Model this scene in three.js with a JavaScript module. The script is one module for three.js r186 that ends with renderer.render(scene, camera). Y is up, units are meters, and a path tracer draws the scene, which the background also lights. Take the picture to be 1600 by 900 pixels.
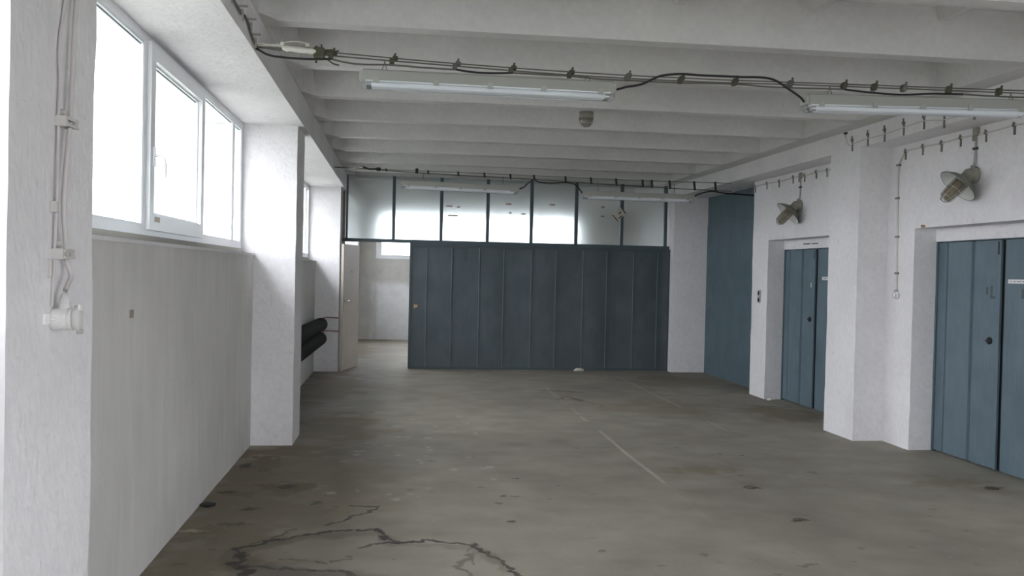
import * as THREE from 'three';
import { RoundedBoxGeometry } from 'three/addons/geometries/RoundedBoxGeometry.js';
import { mergeGeometries } from 'three/addons/utils/BufferGeometryUtils.js';

// ------------------------------------------------------------------ camera, sky, exposure
// World: x to the right, y up, depth d into the hall is -z; the camera stands at the origin of the plan.
const scene = new THREE.Scene();
const camera = new THREE.PerspectiveCamera(2 * Math.atan(450 / 1411.2) * 180 / Math.PI, 16 / 9, 0.05, 200);
{
  const yaw = 0.1242, pitch = -0.0168, roll = 0.0222;
  const cy = Math.cos(yaw), sy = Math.sin(yaw), cp = Math.cos(pitch), sp = Math.sin(pitch);
  const fwd = new THREE.Vector3(sy * cp, sp, -cy * cp), r0 = new THREE.Vector3(cy, 0, sy), u0 = new THREE.Vector3(-sy * sp, cp, cy * sp);
  const c = Math.cos(roll), s = Math.sin(roll);
  const right = r0.clone().multiplyScalar(c).addScaledVector(u0, s), up = u0.clone().multiplyScalar(c).addScaledVector(r0, -s);
  camera.matrixAutoUpdate = true;
  camera.quaternion.setFromRotationMatrix(new THREE.Matrix4().makeBasis(right, up, fwd.clone().negate()));
  camera.position.set(0, 1.6, 0);
}
scene.add(camera);
const renderer = new THREE.WebGLRenderer({ antialias: true });
renderer.toneMapping = THREE.LinearToneMapping;
renderer.toneMappingExposure = 8.0;
renderer.shadowMap.enabled = true;
{ // white overcast sky, brighter towards the zenith
  const W = 64, H = 32, data = new Float32Array(W * H * 4);
  for (let j = 0; j < H; j++) for (let i = 0; i < W; i++) {
    const el = ((j + 0.5) / H - 0.5) * Math.PI, k = el > 0 ? (1 + 2 * Math.sin(el)) / 3 : 0.25;
    const o = (j * W + i) * 4;
    data[o] = 0.95 * k; data[o + 1] = 0.985 * k; data[o + 2] = 1.05 * k; data[o + 3] = 1;
  }
  const t = new THREE.DataTexture(data, W, H, THREE.RGBAFormat, THREE.FloatType);
  t.mapping = THREE.EquirectangularReflectionMapping; t.magFilter = THREE.LinearFilter; t.minFilter = THREE.LinearFilter;
  t.colorSpace = THREE.LinearSRGBColorSpace; t.needsUpdate = true;
  scene.background = t;
  scene.backgroundIntensity = 3.0;
}

// ------------------------------------------------------------------ noise and textures
let seed = 7;
const rnd = () => { seed = (seed * 1664525 + 1013904223) >>> 0; return seed / 4294967296; };
const hash = (x, y, s) => { let h = (x * 374761393 + y * 668265263 + s * 974634777) | 0; h = Math.imul(h ^ (h >>> 13), 1274126177); return ((h ^ (h >>> 16)) >>> 0) / 4294967296; };
function vnoise(x, y, p, s) { // value noise, tiling every p cells
  const xi = Math.floor(x), yi = Math.floor(y); let fx = x - xi, fy = y - yi;
  fx = fx * fx * (3 - 2 * fx); fy = fy * fy * (3 - 2 * fy);
  const m = (a) => ((a % p) + p) % p, x0 = m(xi), x1 = m(xi + 1), y0 = m(yi), y1 = m(yi + 1);
  const a = hash(x0, y0, s), b = hash(x1, y0, s), c = hash(x0, y1, s), d = hash(x1, y1, s);
  return a + (b - a) * fx + (c - a + (a - b - c + d) * fx) * fy;
}
function fbm(u, v, p, oct, s, fall = 0.5) { let r = 0, a = 1, n = 0; for (let o = 0; o < oct; o++) { r += a * vnoise(u * p, v * p, p, s + o); n += a; a *= fall; p *= 2; } return r / n; }
const clamp = (x, a = 0, b = 1) => Math.min(b, Math.max(a, x)), mix = (a, b, t) => a + (b - a) * t;
const smooth = (a, b, x) => { const t = clamp((x - a) / (b - a)); return t * t * (3 - 2 * t); };
function tex(w, h, fn, srgb = true, wrap = THREE.RepeatWrapping) { // fn(u, v) -> [r, g, b] sRGB 0..255 or a number
  const data = new Uint8Array(w * h * 4);
  for (let j = 0; j < h; j++) for (let i = 0; i < w; i++) {
    const c = fn((i + 0.5) / w, (j + 0.5) / h), o = (j * w + i) * 4;
    if (typeof c === 'number') data[o] = data[o + 1] = data[o + 2] = clamp(c, 0, 255);
    else { data[o] = clamp(c[0], 0, 255); data[o + 1] = clamp(c[1], 0, 255); data[o + 2] = clamp(c[2], 0, 255); }
    data[o + 3] = 255;
  }
  const t = new THREE.DataTexture(data, w, h);
  t.wrapS = t.wrapT = wrap; t.magFilter = THREE.LinearFilter; t.minFilter = THREE.LinearMipmapLinearFilter; t.generateMipmaps = true;
  t.colorSpace = srgb ? THREE.SRGBColorSpace : THREE.NoColorSpace; t.needsUpdate = true;
  return t;
}
const rep = (t, x, y = x) => { const c = t.clone(); c.repeat.set(x, y); c.needsUpdate = true; return c; };

// whitewashed plaster and concrete, tile of 2 m
const plasterBump = tex(1024, 1024, (u, v) => 60 * fbm(u, v, 8, 3, 11) + 130 * fbm(u, v * 0.7, 110, 3, 21) + 60 * smooth(0.62, 0.8, fbm(u, v, 40, 2, 31)), false);
const mottled = (r, g, b, amp, s, specks = 0) => (u, v) => {
  const k = (fbm(u, v, 4, 5, s) - 0.5) * amp + (fbm(u, v, 60, 2, s + 9) - 0.5) * amp * 0.5 - specks * smooth(0.8, 0.9, fbm(u, v, 70, 1, s + 3)) * smooth(0.5, 0.7, fbm(u, v, 6, 2, s + 5)) * 60;
  return [r + k, g + k, b + k * 0.95];
};
const whiteMap = tex(1024, 1024, mottled(227, 225, 226, 18, 41, 0.1));
const ceilMap = tex(512, 512, mottled(212, 211, 209, 18, 51));
const paintBump = tex(512, 512, (u, v) => 160 * fbm(u, v, 12, 4, 61) + 40 * fbm(u, v, 120, 1, 65), false);

function mat(o) { const { tile = 2, bump = 0, bumpTile = 2, map, bumpTex, ...r } = o; const m = new THREE.MeshStandardMaterial({ roughness: 0.85, ...r });
  if (map) m.map = rep(map, 1 / tile); if (bump) { m.bumpMap = rep(bumpTex || plasterBump, 1 / bumpTile); m.bumpScale = bump; } return m; }

const FLOOR = { x0: -1.5, x1: 5.3, d0: 4.2, d1: 15.2 }; // the stretch of floor that carries its own wear
function floorMap() {
  const W = 1536, H = 2048, lx = FLOOR.x1 - FLOOR.x0, ld = FLOOR.d1 - FLOOR.d0, px = W / lx, pd = H / ld;
  const dark = new Float32Array(W * H), pale = new Float32Array(W * H), brown = new Float32Array(W * H);
  const dab = (buf, x, d, rx, rd, a, ragged = 0.5, s = 5) => {
    const i0 = Math.floor((x - rx * 1.6 - FLOOR.x0) * px), i1 = Math.ceil((x + rx * 1.6 - FLOOR.x0) * px), j0 = Math.floor((d - rd * 1.6 - FLOOR.d0) * pd), j1 = Math.ceil((d + rd * 1.6 - FLOOR.d0) * pd);
    const fr = 1 / 1024 / Math.max(0.02, 0.4 * Math.min(rx, rd));
    for (let j = Math.max(0, j0); j <= Math.min(H - 1, j1); j++) for (let i = Math.max(0, i0); i <= Math.min(W - 1, i1); i++) {
      const dx = ((i + 0.5) / px + FLOOR.x0 - x) / rx, dd = ((j + 0.5) / pd + FLOOR.d0 - d) / rd;
      const r = Math.hypot(dx, dd) + ragged * (fbm(i / px * fr, j / pd * fr, 1024, 4, s) - 0.5) * 2;
      const k = a * smooth(1, 0.35, r); if (k > buf[j * W + i]) buf[j * W + i] = k;
    }
  };
  const stroke = (buf, pts, w, a, jag = 0.03, s = 3) => { // a crack: a jagged line of varying width
    for (let k = 0; k + 1 < pts.length; k++) {
      const [xa, da] = pts[k], [xb, db] = pts[k + 1], n = Math.ceil(Math.hypot(xb - xa, db - da) / 0.006);
      for (let t = 0; t < n; t++) {
        const f = t / n, q = (k * 100 + t) * 0.11, off = (fbm(q / 60, 0.3, 60, 3, s) - 0.5) * 2 * jag, off2 = (fbm(q / 60, 0.7, 60, 3, s + 1) - 0.5) * 2 * jag;
        const ww = w * (0.35 + 1.3 * fbm(q / 40, 0.1, 30, 2, s + 2));
        dab(buf, mix(xa, xb, f) + off, mix(da, db, f) + off2, ww, ww * 1.15, a * (0.5 + 0.5 * fbm(q / 50, 0.9, 30, 2, s + 4)), 0.3);
      }
    }
  };
  // the crack network near the camera, left of the middle
  stroke(dark, [[-0.29, 6.17], [-0.12, 6.13], [-0.17, 6.0], [-0.28, 5.93], [-0.33, 5.78], [-0.41, 5.7]], 0.016, 0.75, 0.03, 71);
  stroke(dark, [[-0.9, 5.24], [-0.67, 5.4], [-0.52, 5.5], [-0.39, 5.57], [-0.24, 5.6], [-0.1, 5.59], [-0.06, 5.46], [-0.02, 5.33], [0.24, 5.35], [0.46, 5.25], [0.52, 5.1], [0.64, 4.8], [0.66, 4.5]], 0.019, 0.95, 0.032, 81);
  stroke(dark, [[-0.9, 5.24], [-0.82, 5.1], [-0.86, 4.98], [-0.76, 4.85], [-0.72, 4.6]], 0.03, 0.95, 0.04, 91);
  stroke(dark, [[-0.78, 4.93], [-0.6, 4.9], [-0.42, 4.84], [-0.3, 4.85], [-0.15, 4.7]], 0.022, 0.75, 0.04, 95);
  stroke(dark, [[-0.02, 5.33], [-0.12, 5.3], [-0.2, 5.22]], 0.014, 0.75, 0.02, 97);
  stroke(dark, [[0.46, 5.25], [0.42, 5.1], [0.44, 4.9]], 0.007, 0.5, 0.02, 99);
  stroke(dark, [[-0.9, 5.24], [-0.72, 5.42], [-0.6, 5.62]], 0.012, 0.5, 0.05, 103);
  stroke(dark, [[-0.9, 5.2], [-0.5, 5.46], [-0.1, 5.55], [0.0, 5.3], [0.46, 5.2], [0.62, 4.8]], 0.06, 0.22, 0.03, 106); stroke(dark, [[-0.9, 5.2], [-0.8, 4.9], [-0.45, 4.8], [-0.1, 4.66]], 0.09, 0.28, 0.05, 108);
  stroke(dark, [[-0.6, 5.05], [-0.35, 4.98], [-0.2, 5.08]], 0.012, 0.4, 0.05, 109); stroke(dark, [[0.42, 5.1], [0.35, 4.9], [0.4, 4.7]], 0.02, 0.35, 0.05, 118);
  dab(dark, -0.06, 5.42, 0.035, 0.09, 0.9); dab(dark, 0.0, 5.33, 0.05, 0.04, 0.8); dab(dark, 0.47, 5.25, 0.025, 0.07, 0.7);
  dab(dark, -0.84, 5.13, 0.05, 0.09, 0.85); dab(dark, -0.8, 4.92, 0.06, 0.06, 0.85);
  // brown damp along the left wall
  for (const [x, d, rx, rd, a] of [[-1.05, 7.5, 0.2, 0.5, 0.9], [-0.8, 6.7, 0.3, 0.28, 1], [-1.1, 6.55, 0.25, 0.2, 0.9], [-1.1, 5.6, 0.3, 0.3, 0.7], [-0.62, 6.05, 0.35, 0.3, 0.55], [-0.9, 8.0, 0.5, 0.5, 0.7], [-1.15, 5.0, 0.35, 0.6, 0.55], [-0.9, 5.9, 0.5, 0.9, 0.5], [-0.7, 7.3, 0.7, 0.9, 0.55], [-0.6, 9.3, 0.6, 1.1, 0.5], [-0.5, 6.6, 0.8, 1.4, 0.4], [-1.0, 6.2, 0.5, 2.6, 0.55], [-0.9, 12.5, 0.6, 2.2, 0.7], [2.55, 7.2, 0.4, 0.22, 0.45], [4.4, 6.7, 0.4, 0.3, 0.35], [4.55, 10.2, 0.5, 0.9, 0.55], [3.3, 10.6, 0.9, 0.7, 0.25], [4.3, 13.3, 0.9, 1.2, 0.35]]) dab(brown, x, d, rx, rd, a, 0.7, 17);
  dab(dark, -0.79, 6.72, 0.1, 0.09, 0.5, 0.8); dab(dark, -1.18, 6.58, 0.09, 0.05, 0.6, 0.8); dab(dark, -0.95, 6.1, 0.08, 0.07, 0.5, 0.8); dab(dark, -0.53, 6.25, 0.06, 0.06, 0.4, 0.8); dab(dark, -1.2, 7.45, 0.06, 0.14, 0.6, 0.8); dab(dark, -1.0, 5.75, 0.16, 0.05, 0.35, 0.8);
  // black scuffs ahead of the gate
  stroke(dark, [[2.0, 12.2], [2.25, 12.15], [2.5, 12.0]], 0.05, 0.4, 0.04, 111); stroke(dark, [[2.05, 11.3], [2.2, 11.6], [2.35, 11.2]], 0.035, 0.5, 0.05, 113); stroke(dark, [[2.2, 11.4], [2.5, 10.8]], 0.03, 0.35, 0.05, 115);
  for (const [x, d, a] of [[0.77, 6.4, 0.5], [0.75, 5.74, 0.6], [0.72, 6.2, 0.35], [0.93, 6.95, 0.4], [2.75, 6.58, 0.5], [2.66, 6.6, 0.4], [2.72, 5.69, 0.45], [2.63, 5.67, 0.4], [3.1, 7.8, 0.4], [1.65, 8.15, 0.3], [0.3, 7.6, 0.3], [1.2, 5.1, 0.3]]) dab(dark, x, d, 0.035, 0.035, a, 0.7, 23);
  for (let k = 0; k < 160; k++) { const x = mix(FLOOR.x0, FLOOR.x1, rnd()), d = mix(4.3, 14.5, rnd() * rnd()), r = 0.006 + 0.02 * rnd(); dab(rnd() < 0.6 ? dark : pale, x, d, r * (1 + 2 * rnd()), r * 1.5, 0.08 + 0.22 * rnd(), 0.8, 29); }
  for (let k = 0; k < 46; k++) { const x = -0.5 + 1.3 * rnd(), d = 6.3 + 4 * rnd(); dab(pale, x, d, 0.02 + 0.035 * rnd(), 0.025 + 0.04 * rnd(), 0.3 + 0.5 * rnd(), 0.7, 37); }
  // worn lane lines
  const lane = (x, d0, d1, a, w = 0.028) => { for (let d = d0; d < d1; d += 0.02) dab(pale, x + 0.006 * Math.sin(d * 3), d, w * (0.6 + 0.5 * fbm(d * 0.13, 0.2, 16, 2, 43)), 0.03, a * (0.45 + 0.8 * fbm(d * 0.07, 0.6, 16, 3, 47)), 0.25); };
  lane(2.06, 6.78, 9.05, 0.9, 0.03); lane(2.06, 9.65, 9.95, 0.8); lane(2.07, 10.1, 10.6, 0.4); lane(2.07, 11.2, 12.4, 0.5); lane(3.45, 10.7, 13.9, 0.6); lane(3.43, 9.1, 9.65, 0.55); lane(2.06, 5.6, 6.7, 0.12);
  dab(pale, -1.22, 5.62, 0.12, 0.05, 0.9, 0.5); dab(pale, 4.7, 10.9, 0.25, 0.1, 0.35, 0.7); dab(pale, 4.55, 8.9, 0.4, 0.1, 0.25, 0.7);
  return tex(W, H, (u, v) => {
    const i = Math.floor(u * W), j = Math.floor(v * H), q = j * W + i;
    const big = fbm(u * 0.6, v, 8, 4, 121), mid = fbm(u * 0.6, v, 48, 4, 131), streak = fbm(u * 0.25, v, 64, 3, 141);
    let k = (big - 0.5) * 34 + (mid - 0.5) * 26 + (streak - 0.5) * 12;
    let c = [136 + k, 130 + k, 119 + k * 0.9];
    const b = brown[q] * (0.65 + 0.7 * mid); c = [mix(c[0], 93, b * 0.74), mix(c[1], 80, b * 0.77), mix(c[2], 57, b * 0.82)];
    const p = pale[q]; c = [mix(c[0], 182, p * 0.7), mix(c[1], 178, p * 0.7), mix(c[2], 168, p * 0.7)];
    const d = dark[q]; return [mix(c[0], 34, d), mix(c[1], 29, d), mix(c[2], 24, d)];
  }, true, THREE.MirroredRepeatWrapping);
}
const floorTex = floorMap();
const floorBump = tex(1024, 1024, (u, v) => 120 * fbm(u, v, 6, 4, 151) + 70 * fbm(u, v, 110, 2, 155), false);
const M = {};
M.floor = new THREE.MeshStandardMaterial({ map: floorTex, roughness: 0.7, bumpMap: rep(floorBump, 3.4, 5.5), bumpScale: 0.004 });
M.white = mat({ map: whiteMap, tile: 2, bump: 0.0055, roughness: 0.9 });
M.ceiling = mat({ map: ceilMap, tile: 2, bump: 0.003, roughness: 0.9 });
const streakMap = tex(1024, 1024, (u, v) => { const k = (fbm(u, v * 0.15, 40, 3, 161) - 0.5) * 12 + (fbm(u, v, 5, 4, 165) - 0.5) * 20; return [212 + k, 210 + k, 207 + k]; });
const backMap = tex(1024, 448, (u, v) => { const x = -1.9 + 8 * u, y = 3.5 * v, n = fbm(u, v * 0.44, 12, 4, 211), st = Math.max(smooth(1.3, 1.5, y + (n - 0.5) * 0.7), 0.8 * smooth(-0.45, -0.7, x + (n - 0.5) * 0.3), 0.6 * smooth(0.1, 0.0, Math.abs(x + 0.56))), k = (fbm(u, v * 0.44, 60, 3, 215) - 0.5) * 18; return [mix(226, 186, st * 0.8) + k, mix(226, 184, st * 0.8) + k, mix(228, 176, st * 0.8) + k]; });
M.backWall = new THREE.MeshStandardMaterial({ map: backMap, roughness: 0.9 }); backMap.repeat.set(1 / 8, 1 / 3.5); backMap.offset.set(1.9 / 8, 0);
M.cement = mat({ color: 0xb4b2ac, roughness: 0.9, bump: 0.004 });
M.apron = mat({ map: streakMap, tile: 2.4, bump: 0.003, roughness: 0.9 });
const steelMap = (r, g, b, s) => tex(512, 512, (u, v) => { const k = (fbm(u, v, 6, 4, s) - 0.5) * 16 + (fbm(u * 3, v * 0.3, 20, 2, s + 5) - 0.5) * 8; return [r + k, g + k, b + k]; });
M.doorBlue = mat({ map: steelMap(94, 112, 122, 171), tile: 1.2, bump: 0.002, bumpTex: paintBump, bumpTile: 0.8, roughness: 0.55, metalness: 0 });
M.wallBlue = mat({ map: steelMap(88, 106, 115, 181), tile: 1.5, bump: 0.003, roughness: 0.7 });
M.gate = mat({ map: steelMap(72, 82, 88, 191), tile: 1.6, bump: 0.003, bumpTex: paintBump, bumpTile: 1.5, roughness: 0.5 });
M.gateDark = mat({ color: 0x414d53, roughness: 0.5 });
M.seam = mat({ color: 0x66737b, roughness: 0.45 });
M.glazingBar = mat({ color: 0x46545a, roughness: 0.55 });
M.dark = mat({ color: 0x2a2d2e, roughness: 0.7 });
M.black = mat({ color: 0x1b1d1c, roughness: 0.6 });
M.olive = mat({ color: 0x4d4c3d, roughness: 0.7 });
M.wire = mat({ color: 0x6b6a60, roughness: 0.5, metalness: 0.4 });
M.greyCable = mat({ color: 0x66655d, roughness: 0.7 });
M.whiteCable = mat({ color: 0xdedad8, roughness: 0.75, map: whiteMap, tile: 0.4 });
M.socket = mat({ color: 0xf4f2f0, roughness: 0.7, bump: 0.002, bumpTile: 0.3 });
M.paintedCable = mat({ color: 0xcfcdc8, roughness: 0.75 });
M.saddleLight = mat({ color: 0xc6c3c0, roughness: 0.7 });
M.clip = mat({ color: 0xa7a5a2, roughness: 0.6 });
M.clipDark = mat({ color: 0x75736d, roughness: 0.6 });
M.pvc = mat({ color: 0xeef1f4, roughness: 0.3 });
M.seal = mat({ color: 0x5d666b, roughness: 0.7 });
M.pane = new THREE.MeshPhysicalMaterial({ color: 0xffffff, transmission: 1, thickness: 0, roughness: 0.0, ior: 1.5 });
M.reeded = new THREE.MeshPhysicalMaterial({ color: 0xd2dada, transmission: 1, thickness: 0.004, roughness: 0.19, ior: 1.45 });
M.beige = mat({ map: tex(512, 512, (u, v) => { const k = (fbm(u, v, 5, 4, 201) - 0.5) * 18; return [206 + k, 196 + k, 184 + k]; }), tile: 2, roughness: 0.55 });
M.housing = mat({ color: 0xa9aaa3, roughness: 0.55 });
M.diffuser = new THREE.MeshPhysicalMaterial({ color: 0xf6f9fb, transmission: 0.93, thickness: 0, roughness: 0.15, ior: 1.5 });
M.tube = mat({ color: 0xf5f6f8, roughness: 0.3 });
M.chrome = mat({ color: 0xc8c8c8, roughness: 0.25, metalness: 0.9 });
M.enamelOut = mat({ color: 0x6d7166, roughness: 0.45 });
M.enamelIn = mat({ color: 0xd9dbd6, roughness: 0.35 });
M.lampBody = mat({ color: 0x8d8b80, roughness: 0.6 });
M.lampGlass = new THREE.MeshPhysicalMaterial({ color: 0xb3aa94, transmission: 0.7, thickness: 0, roughness: 0.25, ior: 1.5 });
M.clearGlass = new THREE.MeshPhysicalMaterial({ color: 0xf0eee6, transmission: 0.9, thickness: 0, roughness: 0.1 });
M.bulb = mat({ color: 0xf3f1ea, roughness: 0.4 });
M.insulation = new THREE.MeshPhysicalMaterial({ color: 0x0c0d0c, roughness: 0.95, specularIntensity: 0.25 });
M.copper = mat({ color: 0x9a8078, roughness: 0.5 });
M.brass = mat({ color: 0xb59a6e, roughness: 0.5 });
M.paper = mat({ color: 0xd8d3c8, roughness: 0.9 });
M.tape = mat({ color: 0x8a7562, roughness: 0.9 });
M.card = mat({ color: 0xcfc9bc, roughness: 0.8 });
M.tan = mat({ color: 0x9b8f82, roughness: 0.8 });
M.dirt = mat({ color: 0x5c5147, roughness: 0.95 });
M.porcelain = mat({ color: 0xd8d8cd, roughness: 0.35 });
M.yard = mat({ color: 0x54564f, roughness: 0.95 });

// ------------------------------------------------------------------ helpers
const V = (x, y, d) => new THREE.Vector3(x, y, -d);
const used = {};
function numbered(n) { used[n] = (used[n] || 0) + 1; return used[n] === 1 ? n : n + '_' + String(used[n] - 1).padStart(3, '0'); }
function shade(o) { o.traverse((m) => { if (m.isMesh) { m.castShadow = true; m.receiveShadow = true; } }); return o; }
function part(name, g, m, parent) { const o = new THREE.Mesh(Array.isArray(g) ? merge(g) : g, m); o.name = name; parent.add(o); shade(o); return o; }
function partEach(name, gs, m, parent) { return gs.map((g) => part(name, g, m, parent)); }
function merge(gs) { return gs.length === 1 ? gs[0] : mergeGeometries(gs.map((g) => { const h = g.index ? g.toNonIndexed() : g.clone(); for (const k of Object.keys(h.attributes)) if (!['position', 'normal', 'uv'].includes(k)) h.deleteAttribute(k); return h; })); }
function structure(name, g, m) { const o = new THREE.Mesh(Array.isArray(g) ? merge(g) : g, m); o.name = numbered(name); o.userData.kind = 'structure'; scene.add(o); return shade(o); }
function structureGroup(name) { const o = new THREE.Group(); o.name = numbered(name); o.userData.kind = 'structure'; scene.add(o); return o; }
function thing(name, label, category, at = V(0, 0, 0), group) { const o = new THREE.Group(); o.name = numbered(name); o.position.copy(at); o.userData = { label, category }; if (group) o.userData.group = group; scene.add(o); return o; }
function single(name, g, m, label, category, group) { const o = part(numbered(name), g, m, scene); o.userData = { label, category }; if (group) o.userData.group = group; return o; }
function boxUV(g, off = [0, 0, 0]) { // uv in metres from position, by the face's main direction
  const p = g.attributes.position, n = g.attributes.normal, uv = new Float32Array(p.count * 2);
  for (let i = 0; i < p.count; i++) {
    const x = p.getX(i) + off[0], y = p.getY(i) + off[1], z = p.getZ(i) + off[2], ax = Math.abs(n.getX(i)), ay = Math.abs(n.getY(i)), az = Math.abs(n.getZ(i));
    if (ax >= ay && ax >= az) { uv[2 * i] = z; uv[2 * i + 1] = y; } else if (ay >= az) { uv[2 * i] = x; uv[2 * i + 1] = z; } else { uv[2 * i] = x; uv[2 * i + 1] = y; }
  }
  g.setAttribute('uv', new THREE.BufferAttribute(uv, 2)); return g;
}
const box = (x0, x1, y0, y1, d0, d1) => boxUV(new THREE.BoxGeometry(x1 - x0, y1 - y0, d1 - d0).translate((x0 + x1) / 2, (y0 + y1) / 2, -(d0 + d1) / 2));
function roundBox(x0, x1, y0, y1, d0, d1, r) { return boxUV(new RoundedBoxGeometry(x1 - x0, y1 - y0, d1 - d0, 2, r).translate((x0 + x1) / 2, (y0 + y1) / 2, -(d0 + d1) / 2)); }
function rough(x0, x1, y0, y1, d0, d1, amp = 0.005, cell = 0.12) { // a plastered block: its faces and arrises are a little uneven
  const n = (l) => Math.max(1, Math.min(60, Math.round(l / cell)));
  const g = new THREE.BoxGeometry(x1 - x0, y1 - y0, d1 - d0, n(x1 - x0), n(y1 - y0), n(d1 - d0)).translate((x0 + x1) / 2, (y0 + y1) / 2, -(d0 + d1) / 2);
  boxUV(g);
  const p = g.attributes.position, w = (a, b, c, s) => (fbm(a * 0.31 + c * 0.17 + 9, b * 0.29 + c * 0.11 + 9, 16, 3, s) - 0.5) * 2 * amp;
  for (let i = 0; i < p.count; i++) { const x = p.getX(i), y = p.getY(i), z = p.getZ(i); p.setXYZ(i, x + w(y, z, x, 301), y + w(x, z, y, 305) * (y > y0 + 0.01 && y < y1 - 0.01 ? 0.5 : 0), z + w(x, y, z, 309)); }
  g.computeVertexNormals(); return g;
}
function tube(pts, r, seg = 0, rad = 8, closed = false) { const c = new THREE.CatmullRomCurve3(pts, closed, 'centripetal'); return new THREE.TubeGeometry(c, seg || Math.max(8, pts.length * 6), r, rad, closed); }
function rod(a, b, r, rad = 8) { return tube([a, b], r, 1, rad); }
function lathe(pts, seg = 24) { return new THREE.LatheGeometry(pts.map(([r, y]) => new THREE.Vector2(r, y)), seg); }
function aim(g, from, dir) { const q = new THREE.Quaternion().setFromUnitVectors(new THREE.Vector3(0, 1, 0), dir.clone().normalize()); return g.applyQuaternion(q).translate(from.x, from.y, from.z); }
function extrudeX(profile, x0, x1, bevel = 0) { // profile of [d, y] points, swept along x
  const s = new THREE.Shape(profile.map(([d, y]) => new THREE.Vector2(d, y)));
  const g = new THREE.ExtrudeGeometry(s, { depth: x1 - x0 - 2 * bevel, bevelEnabled: bevel > 0, bevelSize: bevel, bevelThickness: bevel, bevelSegments: 1, steps: 1 });
  g.applyMatrix4(new THREE.Matrix4().set(0, 0, 1, x0 + bevel, 0, 1, 0, 0, -1, 0, 0, 0, 0, 0, 0, 1)); // (d, y, t) -> (x0 + t, y, -d)
  return boxUV(g);
}
function extrudeY(profile, y0, y1) { // plan of [x, d] points, swept upwards
  const s = new THREE.Shape(profile.map(([x, d]) => new THREE.Vector2(x, d)));
  const g = new THREE.ExtrudeGeometry(s, { depth: y1 - y0, bevelEnabled: false });
  g.applyMatrix4(new THREE.Matrix4().set(1, 0, 0, 0, 0, 0, 1, y0, 0, -1, 0, 0, 0, 0, 0, 1));
  return boxUV(g);
}

// ------------------------------------------------------------------ the hall
const XL = -1.297, XP = -0.929, XB = -0.8755, YB = 2.872, XR = 4.5165, XW = 4.829, XD = 5.065, YR = 2.923, YC = 3.12, BACK = -6.2, GATE = 14.78, FAR = 21;
{ // floor
  const g = new THREE.BoxGeometry(8.2, 0.2, FAR - BACK + 0.4).translate(2.0, -0.1, -(FAR + BACK) / 2);
  const p = g.attributes.position, uv = g.attributes.uv;
  for (let i = 0; i < p.count; i++) uv.setXY(i, (p.getX(i) - FLOOR.x0) / (FLOOR.x1 - FLOOR.x0), (-p.getZ(i) - FLOOR.d0) / (FLOOR.d1 - FLOOR.d0));
  structure('floor', g, M.floor);
}
structure('ground', new THREE.PlaneGeometry(120, 120).rotateX(-Math.PI / 2).translate(0, -0.2, 0), M.yard);
{ // ceiling of ribbed precast slabs
  const c = structureGroup('ceiling');
  part('slab', box(-1.9, 6.1, 3.44, 3.64, BACK - 0.2, FAR + 0.2), M.ceiling, c);
  const pitch = 1.2, w = 0.13;
  for (let k = -10; k <= 12; k++) {
    const d1 = 5.86 + pitch * k, d0 = d1 - w;
    if (d0 < BACK || d1 > FAR) continue;
    part('rib', [extrudeX([[d0, YC], [d1, YC], [d1 + 0.05, 3.45], [d0 - 0.05, 3.45]], -0.87, 4.32), extrudeY([[-0.87, d0 - 0.17], [-0.845, d0 - 0.13], [-0.77, d0 - 0.01], [-0.74, d0], [-0.74, d1], [-0.87, d1 + 0.06]], YC + 0.0005, 3.45)], M.ceiling, c);
    if (k >= -3 && k <= -1) for (let q = 0; q < 5; q++) { // short cross ribs between two long ones
      const x = -0.06 + 0.91 * q, s = new THREE.Shape([[x - 0.03, 3.355], [x + 0.03, 3.355], [x + 0.06, 3.45], [x - 0.06, 3.45]].map((v) => new THREE.Vector2(...v)));
      const g = new THREE.ExtrudeGeometry(s, { depth: pitch - w - 0.06, bevelEnabled: false }); g.translate(0, 0, -(d1 + pitch - w - 0.03));
      part('cross_rib', boxUV(g), M.ceiling, c);
    }
  }
  part('slab_end', extrudeX([[BACK, YC], [FAR, YC], [FAR, 3.45], [BACK, 3.45]], -1.0, -0.868), M.ceiling, c);
  part('slab_end', extrudeX([[BACK, YC], [FAR, YC], [FAR, 3.45], [BACK, 3.45]], 4.3, 5.3), M.ceiling, c);
}
// beams along both sides
structure('beam', rough(-1.9, XB, YB, YC, BACK, FAR, 0.004, 0.3), M.white);
structure('beam', rough(XR, 5.3, YR, YC + 0.005, BACK, 15.3, 0.004, 0.3), M.white);
// left pillars at six metre bays
const LEFT = [[-9.74, -9.13], [-3.72, -3.11], [2.282, 2.89], [8.293, 8.883], [14.28, 14.9], [20.3, 20.9]];
LEFT.slice(1).forEach(([a, b]) => structure('pillar', rough(-1.75, XP, 0, YB + 0.004, a, b, 0.006, 0.1), M.white));
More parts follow.
